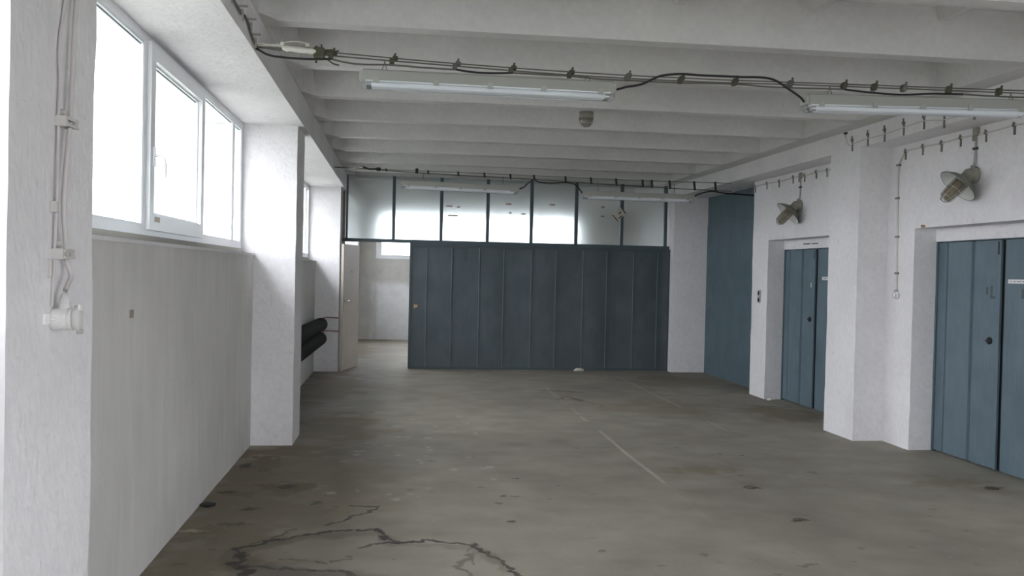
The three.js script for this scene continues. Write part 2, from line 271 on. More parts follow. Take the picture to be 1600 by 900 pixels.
// left wall below the windows with its sloped plaster sill
{
  const bays = [];
  for (let k = 0; k + 1 < LEFT.length; k++) bays.push([Math.max(BACK, LEFT[k][1]), LEFT[k + 1][0]]);
  const wl = structureGroup('wall_left');
  for (const [a, b] of bays) {
    part('apron', rough(-1.72, XL, 0, 1.714, a, b, 0.004, 0.15), M.apron, wl);
    part('sill', rough(-1.74, XL + 0.004, 1.705, 1.716, a, b, 0.002, 0.2), M.cement, wl);
    part('sub_frame', box(-1.5, -1.402, 1.71, 1.764, a, b), M.cement, wl);
    part('sill_lip', rough(XL - 0.012, XL + 0.009, 1.703, 1.722, a, b, 0.003, 0.1), M.white, wl);
  }
}
function ribbonWindow(n, a, b, full = true) { // white plastic ribbon window between two pillars
  const w = structureGroup('window_' + n), y0 = 1.764, y1 = YB, xi = -1.405, xo = -1.475;
  const frame = [box(xo, xi, y0, y0 + 0.05, a, b), box(xo, xi, y1 - 0.05, y1, a, b), box(xo, xi, y0 + 0.05, y1 - 0.05, a, a + 0.05), box(xo, xi, y0 + 0.05, y1 - 0.05, b - 0.05, b)];
  const posts = [1.1, 2.32, 3.74, 4.98].map((t) => a + t * (b - a) / 5.4);
  partEach('frame_bar', frame, M.pvc, w);
  for (const d of posts) part('mullion', box(xo + 0.002, xi - 0.002, y0 + 0.05, y1 - 0.05, d - 0.035, d + 0.035), M.pvc, w);
  const edges = [a + 0.05, ...posts, b - 0.05];
  for (let k = 0; k < 5; k++) {
    const e0 = edges[k] + (k ? 0.035 : 0), e1 = edges[k + 1] - (k < 4 ? 0.035 : 0), sash = k === 2;
    let i0 = e0, i1 = e1, j0 = y0 + 0.05, j1 = y1 - 0.05;
    if (sash) {
      const s = new THREE.Group(); s.name = 'sash'; w.add(s);
      const x1 = xi + 0.022, x0 = xi - 0.05, t = 0.075;
      partEach('sash_bar', [box(xi - 0.001, x1, j0 - 0.018, j0 + t, i0 - 0.015, i1 + 0.015), box(xi - 0.001, x1, j1 - t, j1 + 0.018, i0 - 0.015, i1 + 0.015), box(xi - 0.001, x1, j0 + t, j1 - t, i0 - 0.015, i0 + t), box(xi - 0.001, x1, j0 + t, j1 - t, i1 - t, i1 + 0.015), box(x0, xi - 0.001, j0, j0 + t, i0, i1), box(x0, xi - 0.001, j1 - t, j1, i0, i1), box(x0, xi - 0.001, j0 + t, j1 - t, i0, i0 + t), box(x0, xi - 0.001, j0 + t, j1 - t, i1 - t, i1)], M.pvc, s);
      // lever handle on the near stile
      part('handle', [roundBox(x1, x1 + 0.014, 2.15, 2.26, i0 + 0.02, i0 + 0.05, 0.005), tube([V(x1, 2.21, i0 + 0.035), V(x1 + 0.045, 2.21, i0 + 0.035), V(x1 + 0.06, 2.19, i0 + 0.04), V(x1 + 0.062, 2.09, i0 + 0.05)], 0.009)], M.pvc, s);
      part('sticker', box(x1, x1 + 0.001, j0 + 0.03, j0 + 0.06, i0 + 0.09, i0 + 0.2), M.paper, s);
      i0 += t; i1 -= t; j0 += t; j1 -= t;
    }
    const bead = 0.012;
    partEach('bead', [box(xi - 0.02, xi - 0.006, j0, j0 + bead, i0, i1), box(xi - 0.02, xi - 0.006, j1 - bead, j1, i0, i1), box(xi - 0.02, xi - 0.006, j0 + bead, j1 - bead, i0, i0 + bead), box(xi - 0.02, xi - 0.006, j0 + bead, j1 - bead, i1 - bead, i1)], M.pvc, w);
    partEach('seal', [box(xi - 0.028, xi - 0.02, j0 + bead, j0 + bead + 0.004, i0, i1), box(xi - 0.028, xi - 0.02, j1 - bead - 0.004, j1 - bead, i0, i1)], M.seal, w);
    part('pane', new THREE.PlaneGeometry(i1 - i0, j1 - j0).rotateY(Math.PI / 2).translate(xi - 0.03, (j0 + j1) / 2, -(i0 + i1) / 2), M.pane, w);
  }
  return w;
}
ribbonWindow(1, 2.89, 8.293);
ribbonWindow(2, 8.883, 14.28);
ribbonWindow(3, -3.11, 2.282);
ribbonWindow(4, 14.9, 20.3);

// right wall: a pier, two door recesses, a white jamb and the blue panel beyond
structure('pillar', rough(XR, XW + 0.02, 0, YR + 0.004, 8.494, 9.11, 0.006, 0.1), M.white);
structure('pillar', rough(XR, 5.3, 0, YR + 0.004, 14.6, 15.2, 0.005, 0.1), M.white);
{
  const wr = structureGroup('wall_right');
  const wall = (d0, d1, y0 = 0, y1 = YR + 0.004) => part('wall_face', rough(XW, 5.3, y0, y1, d0, d1, 0.006, 0.1), M.white, wr);
  wall(11.44, 11.96); wall(8.02, 9.6); wall(1.2, 6.16); wall(BACK, -4.2); wall(-4.2, 1.2, 0, 1.0); wall(-4.2, 1.2, 2.45); // broad opening in the wall behind the camera
  wall(9.6, 11.44, 2.104); wall(6.16, 8.02, 2.104);
  for (const [a, b] of [[9.6, 11.44], [6.16, 8.02]]) part('lintel', rough(5.045, 5.3, 1.985, 2.12, a, b, 0.004, 0.1), M.white, wr);
  part('backing', box(5.2, 5.3, 0, 2.1, 6.1, 8.1), M.dark, wr); part('backing', box(5.2, 5.3, 0, 2.1, 9.5, 11.5), M.dark, wr);
  part('blue_panel', box(5.095, 5.3, 0, 2.47, 11.9, 14.7), M.wallBlue, wr).userData.label = 'lower blue painted panel';
  part('blue_panel', box(5.1, 5.3, 2.474, YR + 0.004, 11.9, 14.7), M.wallBlue, wr);
}
function steelDoors(n, a, b, mid) { // pair of blue steel leaves in a recess, a = near side, b = far side
  const g = structureGroup('door_' + n), y0 = 0.015, y1 = 1.978, x = XD;
  partEach('frame_bar', [box(x - 0.012, x + 0.05, y1, y1 + 0.03, a, b), box(x - 0.01, x + 0.05, 0, y1, a, a + 0.025), box(x - 0.01, x + 0.05, 0, y1, b - 0.02, b)], M.doorBlue, g);
  const leaf = (p0, p1, flip) => { // pressed sheet with two shallow folds, p0 near, p1 far
    const L = p1 - p0, at = (t) => (flip ? p0 + t * L : p1 - t * L), pr = 0.022;
    const plan = [[0, 0], [0.14, 0], [0.146, pr * 0.6], [0.158, pr * 0.6], [0.164, 0], [0.545, 0], [0.555, pr], [0.6, pr], [0.61, 0], [1, 0]];
    const pts = plan.map(([t, o]) => [x + o, at(t)]); const back = [[x + 0.045, at(1)], [x + 0.045, at(0)]];
    return extrudeY([...pts, ...back], y0, y1 - 0.006);
  };
  const far = part('leaf', leaf(mid + 0.03, b - 0.03, false), M.doorBlue, g), near = part('leaf', leaf(a + 0.03, mid - 0.02, true), M.doorBlue, g);
  part('centre_strip', box(x - 0.02, x + 0.0, y0, y1 - 0.01, mid + 0.012, mid + 0.034), M.doorBlue, g);
  part('gap', box(x + 0.01, x + 0.03, y0, y1, mid - 0.022, mid + 0.03), M.black, g);
  part('bolt_bracket', box(x - 0.018, x, y1 - 0.13, y1 - 0.02, mid + 0.04, mid + 0.06), M.black, far);
  part('lock', [aim(lathe([[0, 0], [0.032, 0], [0.032, 0.012], [0.022, 0.02], [0, 0.022]], 20), V(x, 1.106, mid + 0.155), new THREE.Vector3(-1, 0, 0)), box(x - 0.03, x - 0.02, 1.098, 1.114, mid + 0.13, mid + 0.175)], M.black, far);
  part('edge_shadow_gap', box(x + 0.005, x + 0.02, 0, y1, b - 0.035, b - 0.018), M.black, g);
  return { g, far, near };
}
const doorFar = steelDoors(2, 9.6, 11.44, 10.5), doorNear = steelDoors(3, 6.16, 8.02, 7.06);
{ // label strips and old marks on the leaves
  const canvas = document.createElement('canvas'); canvas.width = 256; canvas.height = 32;
  const c = canvas.getContext('2d'); c.fillStyle = '#dcdedd'; c.fillRect(0, 0, 256, 32); c.fillStyle = '#8d9294';
  for (let k = 0; k < 9; k++) c.fillRect(18 + k * 25 + (k % 3) * 3, 12, 12 + (k * 7) % 9, 8);
  const t = new THREE.CanvasTexture(canvas); t.colorSpace = THREE.SRGBColorSpace;
  const m = new THREE.MeshStandardMaterial({ map: t, roughness: 0.6 });
  const strip = (d0, d1, y, h, parent) => { const g = new THREE.BoxGeometry(d1 - d0, h, 0.002).rotateY(-Math.PI / 2).translate(XD - 0.002, y, -(d0 + d1) / 2); const p = part('label_strip', g, m, parent); p.userData.label = 'white label strip with small grey lettering'; };
  strip(6.62, 7.0, 1.62, 0.035, doorNear.near); strip(10.1, 10.36, 1.615, 0.04, doorFar.near);
  part('faded_mark', box(XD - 0.001, XD, 1.49, 1.58, 7.2, 7.225), M.gateDark, doorNear.far); partEach('faded_mark', [box(XD - 0.001, XD, 1.5, 1.57, 7.255, 7.285), box(XD - 0.001, XD, 1.47, 1.49, 7.16, 7.23)], M.gateDark, doorNear.far);
  part('faded_mark', box(XD - 0.001, XD, 1.48, 1.56, 6.78, 6.83), M.gateDark, doorNear.near);
  part('tag', box(XD - 0.002, XD, 1.5, 1.56, 10.64, 10.66), M.paper, doorFar.far);
}
single('lettering', [box(5.041, 5.044, 2.035, 2.047, 10.45, 10.62), box(5.041, 5.044, 2.037, 2.05, 10.66, 10.85)], M.dark, 'short illegible dark lettering above the far pair of blue doors', 'lettering');

// the far end: glazed upper screen over the gate, doorway on the left
{
  const w = structureGroup('window_5'), xs = [-0.87, -0.111, 0.663, 1.426, 2.156, 2.911, 3.689, 4.446], y0 = 2.1, y1 = 3.13;
  for (let k = 0; k < xs.length; k++) part('mullion', box(xs[k] - (k ? 0.026 : 0.012), xs[k] + 0.026, 2.06, y1, 14.84, 14.9), k ? M.glazingBar : M.seam, w);
  part('track', box(0.16, 4.53, 1.99, 2.056, 14.822, 14.9), M.glazingBar, w);
  part('transom', box(-0.93, 4.53, 2.05, 2.105, 14.83, 14.9), M.glazingBar, w);
  for (let k = 0; k + 1 < xs.length; k++) part('pane', box(xs[k] + 0.02, xs[k + 1] - 0.02, y0, y1, 14.865, 14.869), M.reeded, w);
}
{
  const g = thing('sliding_gate', 'wide dark blue-grey sheet metal gate closing the far end of the hall', 'gate');
  const seams = [0.168, 0.436, 0.843, 1.296, 1.699, 2.159, 2.568, 3.024, 3.432, 3.888, 4.302, 4.512];
  for (let k = 0; k + 1 < seams.length; k++) {
    const a = seams[k], b = seams[k + 1], bow = 0.004 + 0.007 * hash(k, 3, 5), pts = [];
    for (let t = 0; t <= 8; t++) pts.push([mix(a + 0.003, b - 0.003, t / 8), GATE + 0.002 - bow * Math.sin(Math.PI * t / 8) * (k % 2 ? 1 : -0.6)]);
    part('panel', extrudeY([...pts, [b - 0.003, GATE + 0.03], [a + 0.003, GATE + 0.03]], 0.035, 2.0), M.gate, g);
    if (k) part('seam', box(a - 0.005, a + 0.005, 0.035, 2.0, GATE - 0.02, GATE + 0.02), M.seam, g);
  }
  part('top_rail', box(0.165, 4.515, 1.99, 2.045, GATE - 0.022, GATE + 0.035), M.gateDark, g);
  part('bottom_rail', box(0.165, 4.515, 0.003, 0.05, GATE - 0.012, GATE + 0.035), M.gateDark, g);
  part('stile', box(0.16, 0.19, 0.012, 2.045, GATE - 0.016, GATE + 0.035), M.gateDark, g);
  part('stile', box(4.49, 4.515, 0.012, 2.045, GATE - 0.016, GATE + 0.035), M.gateDark, g);
  part('finger_plate', [roundBox(0.24, 0.3, 1.005, 1.05, GATE - 0.014, GATE - 0.002, 0.005), box(0.245, 0.265, 0.99, 1.01, GATE - 0.01, GATE - 0.002)], M.brass, g);
  part('hanger_plate', box(1.0, 1.06, 1.78, 1.98, GATE - 0.012, GATE + 0.0), M.gateDark, g);
}
{ // the cream door leaf standing open in the doorway on the left
  const a = V(-0.885, 0, 14.3), b = V(-0.68, 0, 15.1), len = a.distanceTo(b);
  const g = structureGroup('door_1'); g.position.copy(a); g.rotation.y = Math.atan2(-(b.z - a.z), b.x - a.x);
  part('leaf', boxUV(new RoundedBoxGeometry(len, 1.985, 0.04, 2, 0.004).translate(len / 2, 1.0, 0)), M.beige, g);
  part('lock_plate', boxUV(new THREE.BoxGeometry(0.02, 0.24, 0.046).translate(0.012, 1.05, 0)), M.lampBody, g);
  part('handle', [tube([new THREE.Vector3(0.06, 1.1, 0.02), new THREE.Vector3(0.06, 1.1, 0.06), new THREE.Vector3(0.09, 1.102, 0.065), new THREE.Vector3(0.18, 1.105, 0.06)], 0.009)], M.chrome, g);
  part('peg', boxUV(new THREE.BoxGeometry(0.02, 0.02, 0.01).translate(0.42, 1.56, 0.022)), M.dark, g);
}
// door post and pillar edge beside the glazed screen
structure('trim_1', box(-0.935, -0.89, 0.0, YC, 14.86, 14.94), M.lampBody);
// rear room: far wall with its own window, side walls
{
  const wb = structureGroup('wall_back'), x0 = -0.55, x1 = 4.2, y0 = 1.86, y1 = 2.91;
  for (const b of [[-1.9, x0, 0, 3.5], [x1, 6.1, 0, 3.5], [x0, x1, 0, y0], [x0, x1, y1, 3.5]]) part('wall_face', rough(b[0], b[1], b[2], b[3], FAR, FAR + 0.3, 0.003, 0.3), M.backWall, wb);
  const w = structureGroup('window_6');
  partEach('frame_bar', [box(x0, x1, y0, y0 + 0.09, FAR + 0.02, FAR + 0.1), box(x0, x1, y1 - 0.07, y1, FAR + 0.02, FAR + 0.1), box(x0, x0 + 0.13, y0 + 0.09, y1 - 0.07, FAR + 0.02, FAR + 0.1), box(x1 - 0.1, x1, y0 + 0.09, y1 - 0.07, FAR + 0.02, FAR + 0.1)], M.pvc, w);
  const cut = [x0 + 0.13, 1.05, 2.3, 3.3, x1 - 0.1];
  for (let k = 1; k < 4; k++) part('mullion', box(cut[k] - 0.035, cut[k] + 0.035, y0, y1, FAR + 0.02, FAR + 0.1), M.pvc, w);
  for (let k = 0; k < 4; k++) part('pane', new THREE.PlaneGeometry(cut[k + 1] - cut[k], y1 - y0 - 0.16).translate((cut[k] + cut[k + 1]) / 2, (y0 + y1) / 2, -(FAR + 0.06)), M.pane, w);
  part('handle', roundBox(0.05, 0.08, y0 + 0.02, y0 + 0.05, FAR - 0.02, FAR + 0.03, 0.004), M.pvc, w);
}
structure('wall_side', box(5.6, 5.9, 0, 3.5, 15.2, FAR), M.white);
// behind the camera: the hall ends in a wall with a broad glazed opening
{
  const wb = structureGroup('wall_front'), x0 = 0.2, x1 = 4.3, y0 = 0.5, y1 = 2.8, d = BACK;
  for (const b of [[-1.9, x0, 0, 3.5], [x1, 6.1, 0, 3.5], [x0, x1, 0, y0], [x0, x1, y1, 3.5]]) part('wall_face', box(b[0], b[1], b[2], b[3], d - 0.3, d), M.white, wb);
}

// ------------------------------------------------------------------ lights and cables under the ceiling
function batten(label, x0, x1, y0, y1, d, hangAt, wireY, group) { // twin-tube weatherproof fitting; y0, y1 = height of its top at either end
  const t = thing('fluorescent_light', label, 'ceiling light', V(x0, y0, d), group), L = Math.hypot(x1 - x0, y1 - y0), tilt = Math.atan2(y1 - y0, x1 - x0);
  const body = new THREE.Group(); // positions below are local: x along the fitting, y down from its top
  t.rotation.z = tilt;
  const prof = (pts, a, b, bev) => { const g = extrudeX(pts, a, b, bev); return g; };
  part('housing', prof([[-0.045, -0.006], [-0.038, 0], [0.038, 0], [0.045, -0.006], [0.056, -0.05], [0.058, -0.058], [-0.058, -0.058], [-0.056, -0.05]], 0.012, L - 0.012, 0.004), M.housing, t);
  part('gasket', box(0.004, L - 0.004, -0.063, -0.057, -0.061, 0.061), M.housing, t);
  { // clear cover: a bowl-shaped sheet closed at both ends
    const c = [], n = 10; for (let k = 0; k <= n; k++) { const a = Math.PI * k / n; c.push([-0.057 * Math.cos(a), -0.062 - 0.05 * Math.pow(Math.sin(a), 0.7)]); }
    const pos = [], idx = [], m = c.length, ends = [0.004, 0.02, L - 0.02, L - 0.004];
    ends.forEach((x, q) => { const k = q === 0 || q === 3 ? 0.86 : 1; c.forEach(([dd, y]) => pos.push(x, -0.062 + (y + 0.062) * k, -dd * (k < 1 ? 0.95 : 1))); });
    for (let q = 0; q < 3; q++) for (let k = 0; k + 1 < m; k++) { const a = q * m + k; idx.push(a, a + 1, a + m, a + 1, a + m + 1, a + m); }
    for (const q of [0, 3]) { const b = pos.length / 3; pos.push(ends[q], -0.07, 0); for (let k = 0; k + 1 < m; k++) idx.push(b, q * m + k, q * m + k + 1); }
    const g = new THREE.BufferGeometry(); g.setAttribute('position', new THREE.Float32BufferAttribute(pos, 3)); g.setIndex(idx); g.computeVertexNormals(); g.setAttribute('uv', new THREE.Float32BufferAttribute(new Float32Array(pos.length / 3 * 2), 2));
    part('diffuser', g, M.diffuser, t);
  }
  part('reflector', box(0.03, L - 0.03, -0.069, -0.063, -0.05, 0.05), M.tube, t);
  for (const s of [-1, 1]) {
    const tb = part('tube', aim(new THREE.CylinderGeometry(0.0165, 0.0165, L - 0.12, 14), new THREE.Vector3(L / 2, -0.086, s * 0.027), new THREE.Vector3(1, 0, 0)), M.tube, t);
    for (const e of [0.05, L - 0.05]) part('tube_cap', aim(new THREE.CylinderGeometry(0.0172, 0.0172, 0.03, 14), new THREE.Vector3(e, -0.086, s * 0.027), new THREE.Vector3(1, 0, 0)), M.chrome, tb);
  }
  for (const f of [0.06, 0.29, 0.5, 0.71, 0.94]) partEach('latch', [box(f * L - 0.016, f * L + 0.016, -0.08, -0.045, 0.057, 0.064), box(f * L - 0.016, f * L + 0.016, -0.08, -0.045, -0.064, -0.057)], M.housing, t);
  part('end_cap', roundBox(-0.006, 0.016, -0.06, -0.008, -0.05, 0.05, 0.006), M.housing, t);
  part('end_cap', roundBox(L - 0.016, L + 0.006, -0.06, -0.008, -0.05, 0.05, 0.006), M.housing, t);
  hangAt.forEach((x, k) => { // wire hooks up to the cable run
    const lx = x - x0, top = wireY[k] - mix(y0, y1, lx / L) - 0.012;
    partEach('hanger', [tube([new THREE.Vector3(lx - 0.02, 0, 0), new THREE.Vector3(lx - 0.008, 0.03, 0), new THREE.Vector3(lx, top, 0)], 0.0025, 8, 5), tube([new THREE.Vector3(lx + 0.02, 0, 0), new THREE.Vector3(lx + 0.008, 0.03, 0), new THREE.Vector3(lx, top, 0)], 0.0025, 8, 5), boxUV(new THREE.BoxGeometry(0.05, 0.004, 0.012).translate(lx, 0.002, 0))], M.wire, t);
  });
  return t;
}
batten('long grey fluorescent fitting hung left on the near wires', -0.255, 1.31, 2.803, 2.797, 5.56, [-0.115, 1.14], [2.88, 2.852]);
batten('long grey fluorescent fitting hung right on the near wires, running out of the picture', 2.56, 4.13, 2.783, 2.815, 5.56, [2.735, 4.0], [2.865, 2.88]);
batten('distant fluorescent fitting hung left on the far wires before the glazing', 0.0, 1.565, 2.785, 2.76, 12.05, [0.29, 1.35], [2.915, 2.9]);
batten('distant fluorescent fitting hung right on the far wires before the glazing', 2.44, 3.99, 2.728, 2.725, 12.05, [2.65, 3.72], [2.89, 2.885]);

function cableRun(label, d, top, low, clips, cable, slanted) {
  const t = thing('cable_run', label, 'cable');
  part('support_wire', tube(top.map(([x, y]) => V(x, y, d)), slanted ? 0.005 : 0.004, 60, 6), M.wire, t).userData.label = 'upper support wire';
  part('support_wire', tube(low.map(([x, y]) => V(x, y, d - 0.02)), slanted ? 0.006 : 0.0045, 60, 6), slanted ? M.olive : M.greyCable, t);
  if (cable) cable.forEach((c, k) => part('hung_cable', tube(c.map(([x, y]) => V(x, y, d - 0.03)), k % 2 ? 0.0055 : 0.0065, c.length * 10, 8), k % 2 ? M.greyCable : M.black, t));
  const yAt = (l, x) => { for (let k = 0; k + 1 < l.length; k++) if (x <= l[k + 1][0]) return mix(l[k][1], l[k + 1][1], (x - l[k][0]) / (l[k + 1][0] - l[k][0])); return l[l.length - 1][1]; };
  clips.forEach((x, k) => {
    const yt = yAt(top, x), yl = yAt(low, x);
    if (slanted) part('tie', boxUV(new THREE.BoxGeometry(0.022, yt - yl + 0.02, 0.03).applyMatrix4(new THREE.Matrix4().makeShear(0, 0, -0.12, 0, 0, 0)).translate(x, (yt + yl) / 2, -(d - 0.01))), M.dark, t);
    else part('clamp', [roundBox(x - 0.006, x + 0.026, yt - 0.014, yt + 0.01, d - 0.02, d + 0.014, 0.004), roundBox(x - 0.024, x + 0.004, yl - 0.02, yl + 0.012, d - 0.05, d - 0.006, 0.005), boxUV(new THREE.BoxGeometry(0.012, 0.07, 0.008).rotateZ(-0.35).translate(x, (yt + yl) / 2, -(d - 0.03)))], k % 3 === 2 ? M.greyCable : M.olive, t);
  });
  return t;
}
{
  const top = [[XB, 2.914], [-0.5, 2.905], [0.19, 2.878], [1.066, 2.858], [1.9, 2.856], [2.967, 2.87], [4.1, 2.885], [XR, 2.895]], low = [[XB, 2.906], [-0.5, 2.882], [0.19, 2.858], [1.067, 2.834], [1.9, 2.833], [2.53, 2.845], [4.09, 2.863], [XR, 2.868]];
  const cable = [[[XB, 2.9], [-0.8, 2.862], [-0.688, 2.851], [-0.538, 2.85], [-0.43, 2.857]], [[-0.43, 2.857], [-0.386, 2.847], [-0.272, 2.834], [-0.08, 2.839], [0.113, 2.833], [0.32, 2.83]], [[0.32, 2.83], [0.427, 2.82], [0.54, 2.82], [0.664, 2.828]], [[0.664, 2.828], [0.864, 2.826], [1.026, 2.826], [1.2, 2.817], [1.4, 2.817], [1.725, 2.818], [2.1, 2.826], [2.317, 2.82], [2.814, 2.828]], [[2.814, 2.828], [2.946, 2.819], [3.06, 2.814], [3.17, 2.811], [3.28, 2.816], [3.412, 2.828], [3.637, 2.834]], [[3.637, 2.834], [3.91, 2.832], [4.2, 2.838], [XR, 2.85]]];
  const run = cableRun('twin wires with olive clamps and a slack cable across the hall, near the camera', 5.56, top, low, [-0.425, -0.062, 0.32, 0.664, 1.029, 1.393, 1.737, 2.09, 2.458, 2.822, 3.029, 3.232, 3.547, 3.901, 4.2], cable, false);
  // tension fitting at the left beam: pale loops, porcelain and a tuft of wire ends
  const D = 5.53;
  part('loop', tube([V(-0.72, 2.925, D), V(-0.69, 2.945, D), V(-0.58, 2.942, D), V(-0.565, 2.925, D), V(-0.6, 2.916, D), V(-0.7, 2.915, D)], 0.0035, 30, 6, true), M.porcelain, run);
  partEach('insulator', [aim(lathe([[0, -0.1], [0.014, -0.095], [0.02, -0.07], [0.016, -0.05], [0.02, 0], [0.016, 0.05], [0.02, 0.07], [0.012, 0.1], [0, 0.105]], 14), V(-0.62, 2.898, D - 0.02), new THREE.Vector3(1, -0.08, 0)), roundBox(-0.73, -0.705, 2.92, 2.945, D - 0.012, D + 0.012, 0.006), roundBox(-0.585, -0.56, 2.918, 2.942, D - 0.012, D + 0.012, 0.006)], M.porcelain, run);
  partEach('tie_rod', [rod(V(XB, 2.93, D), V(-0.5, 2.9, D), 0.004), rod(V(XB, 2.912, D), V(-0.72, 2.93, D), 0.003)], M.porcelain, run);
  const ends = []; for (let k = 0; k < 11; k++) { const a = -0.53 + 0.02 * rnd() - 0.1 * rnd(), b = a + 0.08 + 0.06 * rnd(), y = 2.895 + 0.03 * (rnd() - 0.5); ends.push(tube([V(a, y, D - 0.02 * rnd()), V((a + b) / 2, y + 0.025 * (rnd() - 0.4), D - 0.03 * rnd()), V(b, y + 0.03 * (rnd() - 0.6), D - 0.02 * rnd())], 0.005, 8, 5)); }
  ends.push(tube([V(-0.5, 2.875, D), V(-0.45, 2.85, D), V(-0.42, 2.83, D), V(-0.385, 2.822, D)], 0.005, 12, 6));
  part('wire_ends', ends, M.olive, run).userData.kind = 'stuff';
  part('clamp', [roundBox(-0.535, -0.47, 2.855, 2.92, D - 0.03, D + 0.02, 0.01), rod(V(-0.52, 2.83, D), V(-0.52, 2.93, D), 0.007), rod(V(-0.49, 2.85, D), V(-0.49, 2.94, D), 0.005)], M.olive, run);
}
{
  const top = [[XB, 2.935], [-0.5, 2.925], [0.613, 2.922], [1.757, 2.912], [3.233, 2.9], [XR + 0.01, 2.905]], low = [[XB, 2.93], [-0.44, 2.918], [0.613, 2.884], [1.757, 2.86], [3.235, 2.815], [XR + 0.01, 2.79]];
  const run = cableRun('twin dark wires with slanted ties across the hall, before the far glazing', 12.05, top, low, [-0.2, 0.2, 0.35, 0.75, 1.1, 1.45, 1.77, 2.2, 2.55, 2.9, 3.27, 3.4, 3.65, 4.0, 4.3], null, true);
  partEach('clamp', [roundBox(-0.33, -0.27, 2.9, 2.945, 12.0, 12.06, 0.01), roundBox(0.18, 0.22, 2.885, 2.95, 12.0, 12.06, 0.01), tube([V(-0.6, 2.92, 12.02), V(-0.5, 2.94, 12.02), V(-0.42, 2.92, 12.02), V(-0.3, 2.93, 12.02)], 0.012)], M.black, run);
  part('loop', tube([V(-0.68, 2.918, 12.0), V(-0.55, 2.928, 12.0), V(-0.5, 2.935, 12.0), V(-0.56, 2.94, 12.0), V(-0.68, 2.935, 12.0)], 0.005, 30, 6, true), M.porcelain, run);
}
single('power_cord', tube([V(1.318, 2.757, 5.54), V(1.37, 2.765, 5.48), V(1.461, 2.785, 5.48), V(1.582, 2.842, 5.48), V(1.705, 2.862, 5.485), V(1.871, 2.861, 5.485), V(2.08, 2.863, 5.485), V(2.312, 2.859, 5.485), V(2.419, 2.802, 5.48), V(2.5, 2.755, 5.485), V(2.55, 2.74, 5.54)], 0.0075, 90, 8), M.black, 'black power cord looping between the two near fluorescent fittings', 'cord');
single('power_cord', tube([V(1.576, 2.73, 12.04), V(1.62, 2.745, 11.98), V(1.7, 2.82, 11.98), V(1.758, 2.85, 11.98), V(1.82, 2.825, 11.98), V(1.995, 2.813, 11.98), V(2.17, 2.828, 11.98), V(2.32, 2.807, 11.98), V(2.392, 2.732, 11.98), V(2.43, 2.7, 12.04)], 0.009, 80, 6), M.black, 'black power cord looping between the two distant fluorescent fittings', 'cord');
single('power_cord', tube([V(4.0, 2.7, 12.05), V(4.05, 2.735, 12.05), V(4.232, 2.784, 12.05), V(4.461, 2.783, 12.2), V(4.8, 2.79, 12.4), V(5.095, 2.8, 12.6)], 0.011, 60, 6), M.black, 'black power cord from the right distant fitting to the blue wall', 'cord');
{ // small caged lamp under a rib
  const t = thing('bulkhead_light', 'small round grey bulkhead lamp with a wire guard under a ceiling rib', 'lamp', V(1.706, YC, 8.335));
  part('base', lathe([[0, 0], [0.066, 0], [0.066, -0.045], [0.07, -0.05], [0.07, -0.062], [0.055, -0.068], [0, -0.068]].reverse(), 28), M.lampBody, t);
  part('glass', lathe([[0, -0.13], [0.03, -0.124], [0.05, -0.1], [0.055, -0.066]], 24), M.clearGlass, t);
  const ring = (y, r) => { const p = []; for (let k = 0; k < 16; k++) p.push(new THREE.Vector3(r * Math.cos(k * Math.PI / 8), y, r * Math.sin(k * Math.PI / 8))); return tube(p, 0.003, 32, 5, true); };
  const g = [ring(-0.075, 0.062), ring(-0.115, 0.045)]; for (let k = 0; k < 4; k++) { const a = k * Math.PI / 4, p = []; for (let s = -4; s <= 4; s++) p.push(new THREE.Vector3(0.064 * Math.sin(s * Math.PI / 8) * Math.cos(a), -0.066 - 0.075 * Math.cos(s * Math.PI / 8), 0.064 * Math.sin(s * Math.PI / 8) * Math.sin(a))); g.push(tube(p, 0.003, 20, 5)); }
  part('wire_guard', g, M.clipDark, t);
}

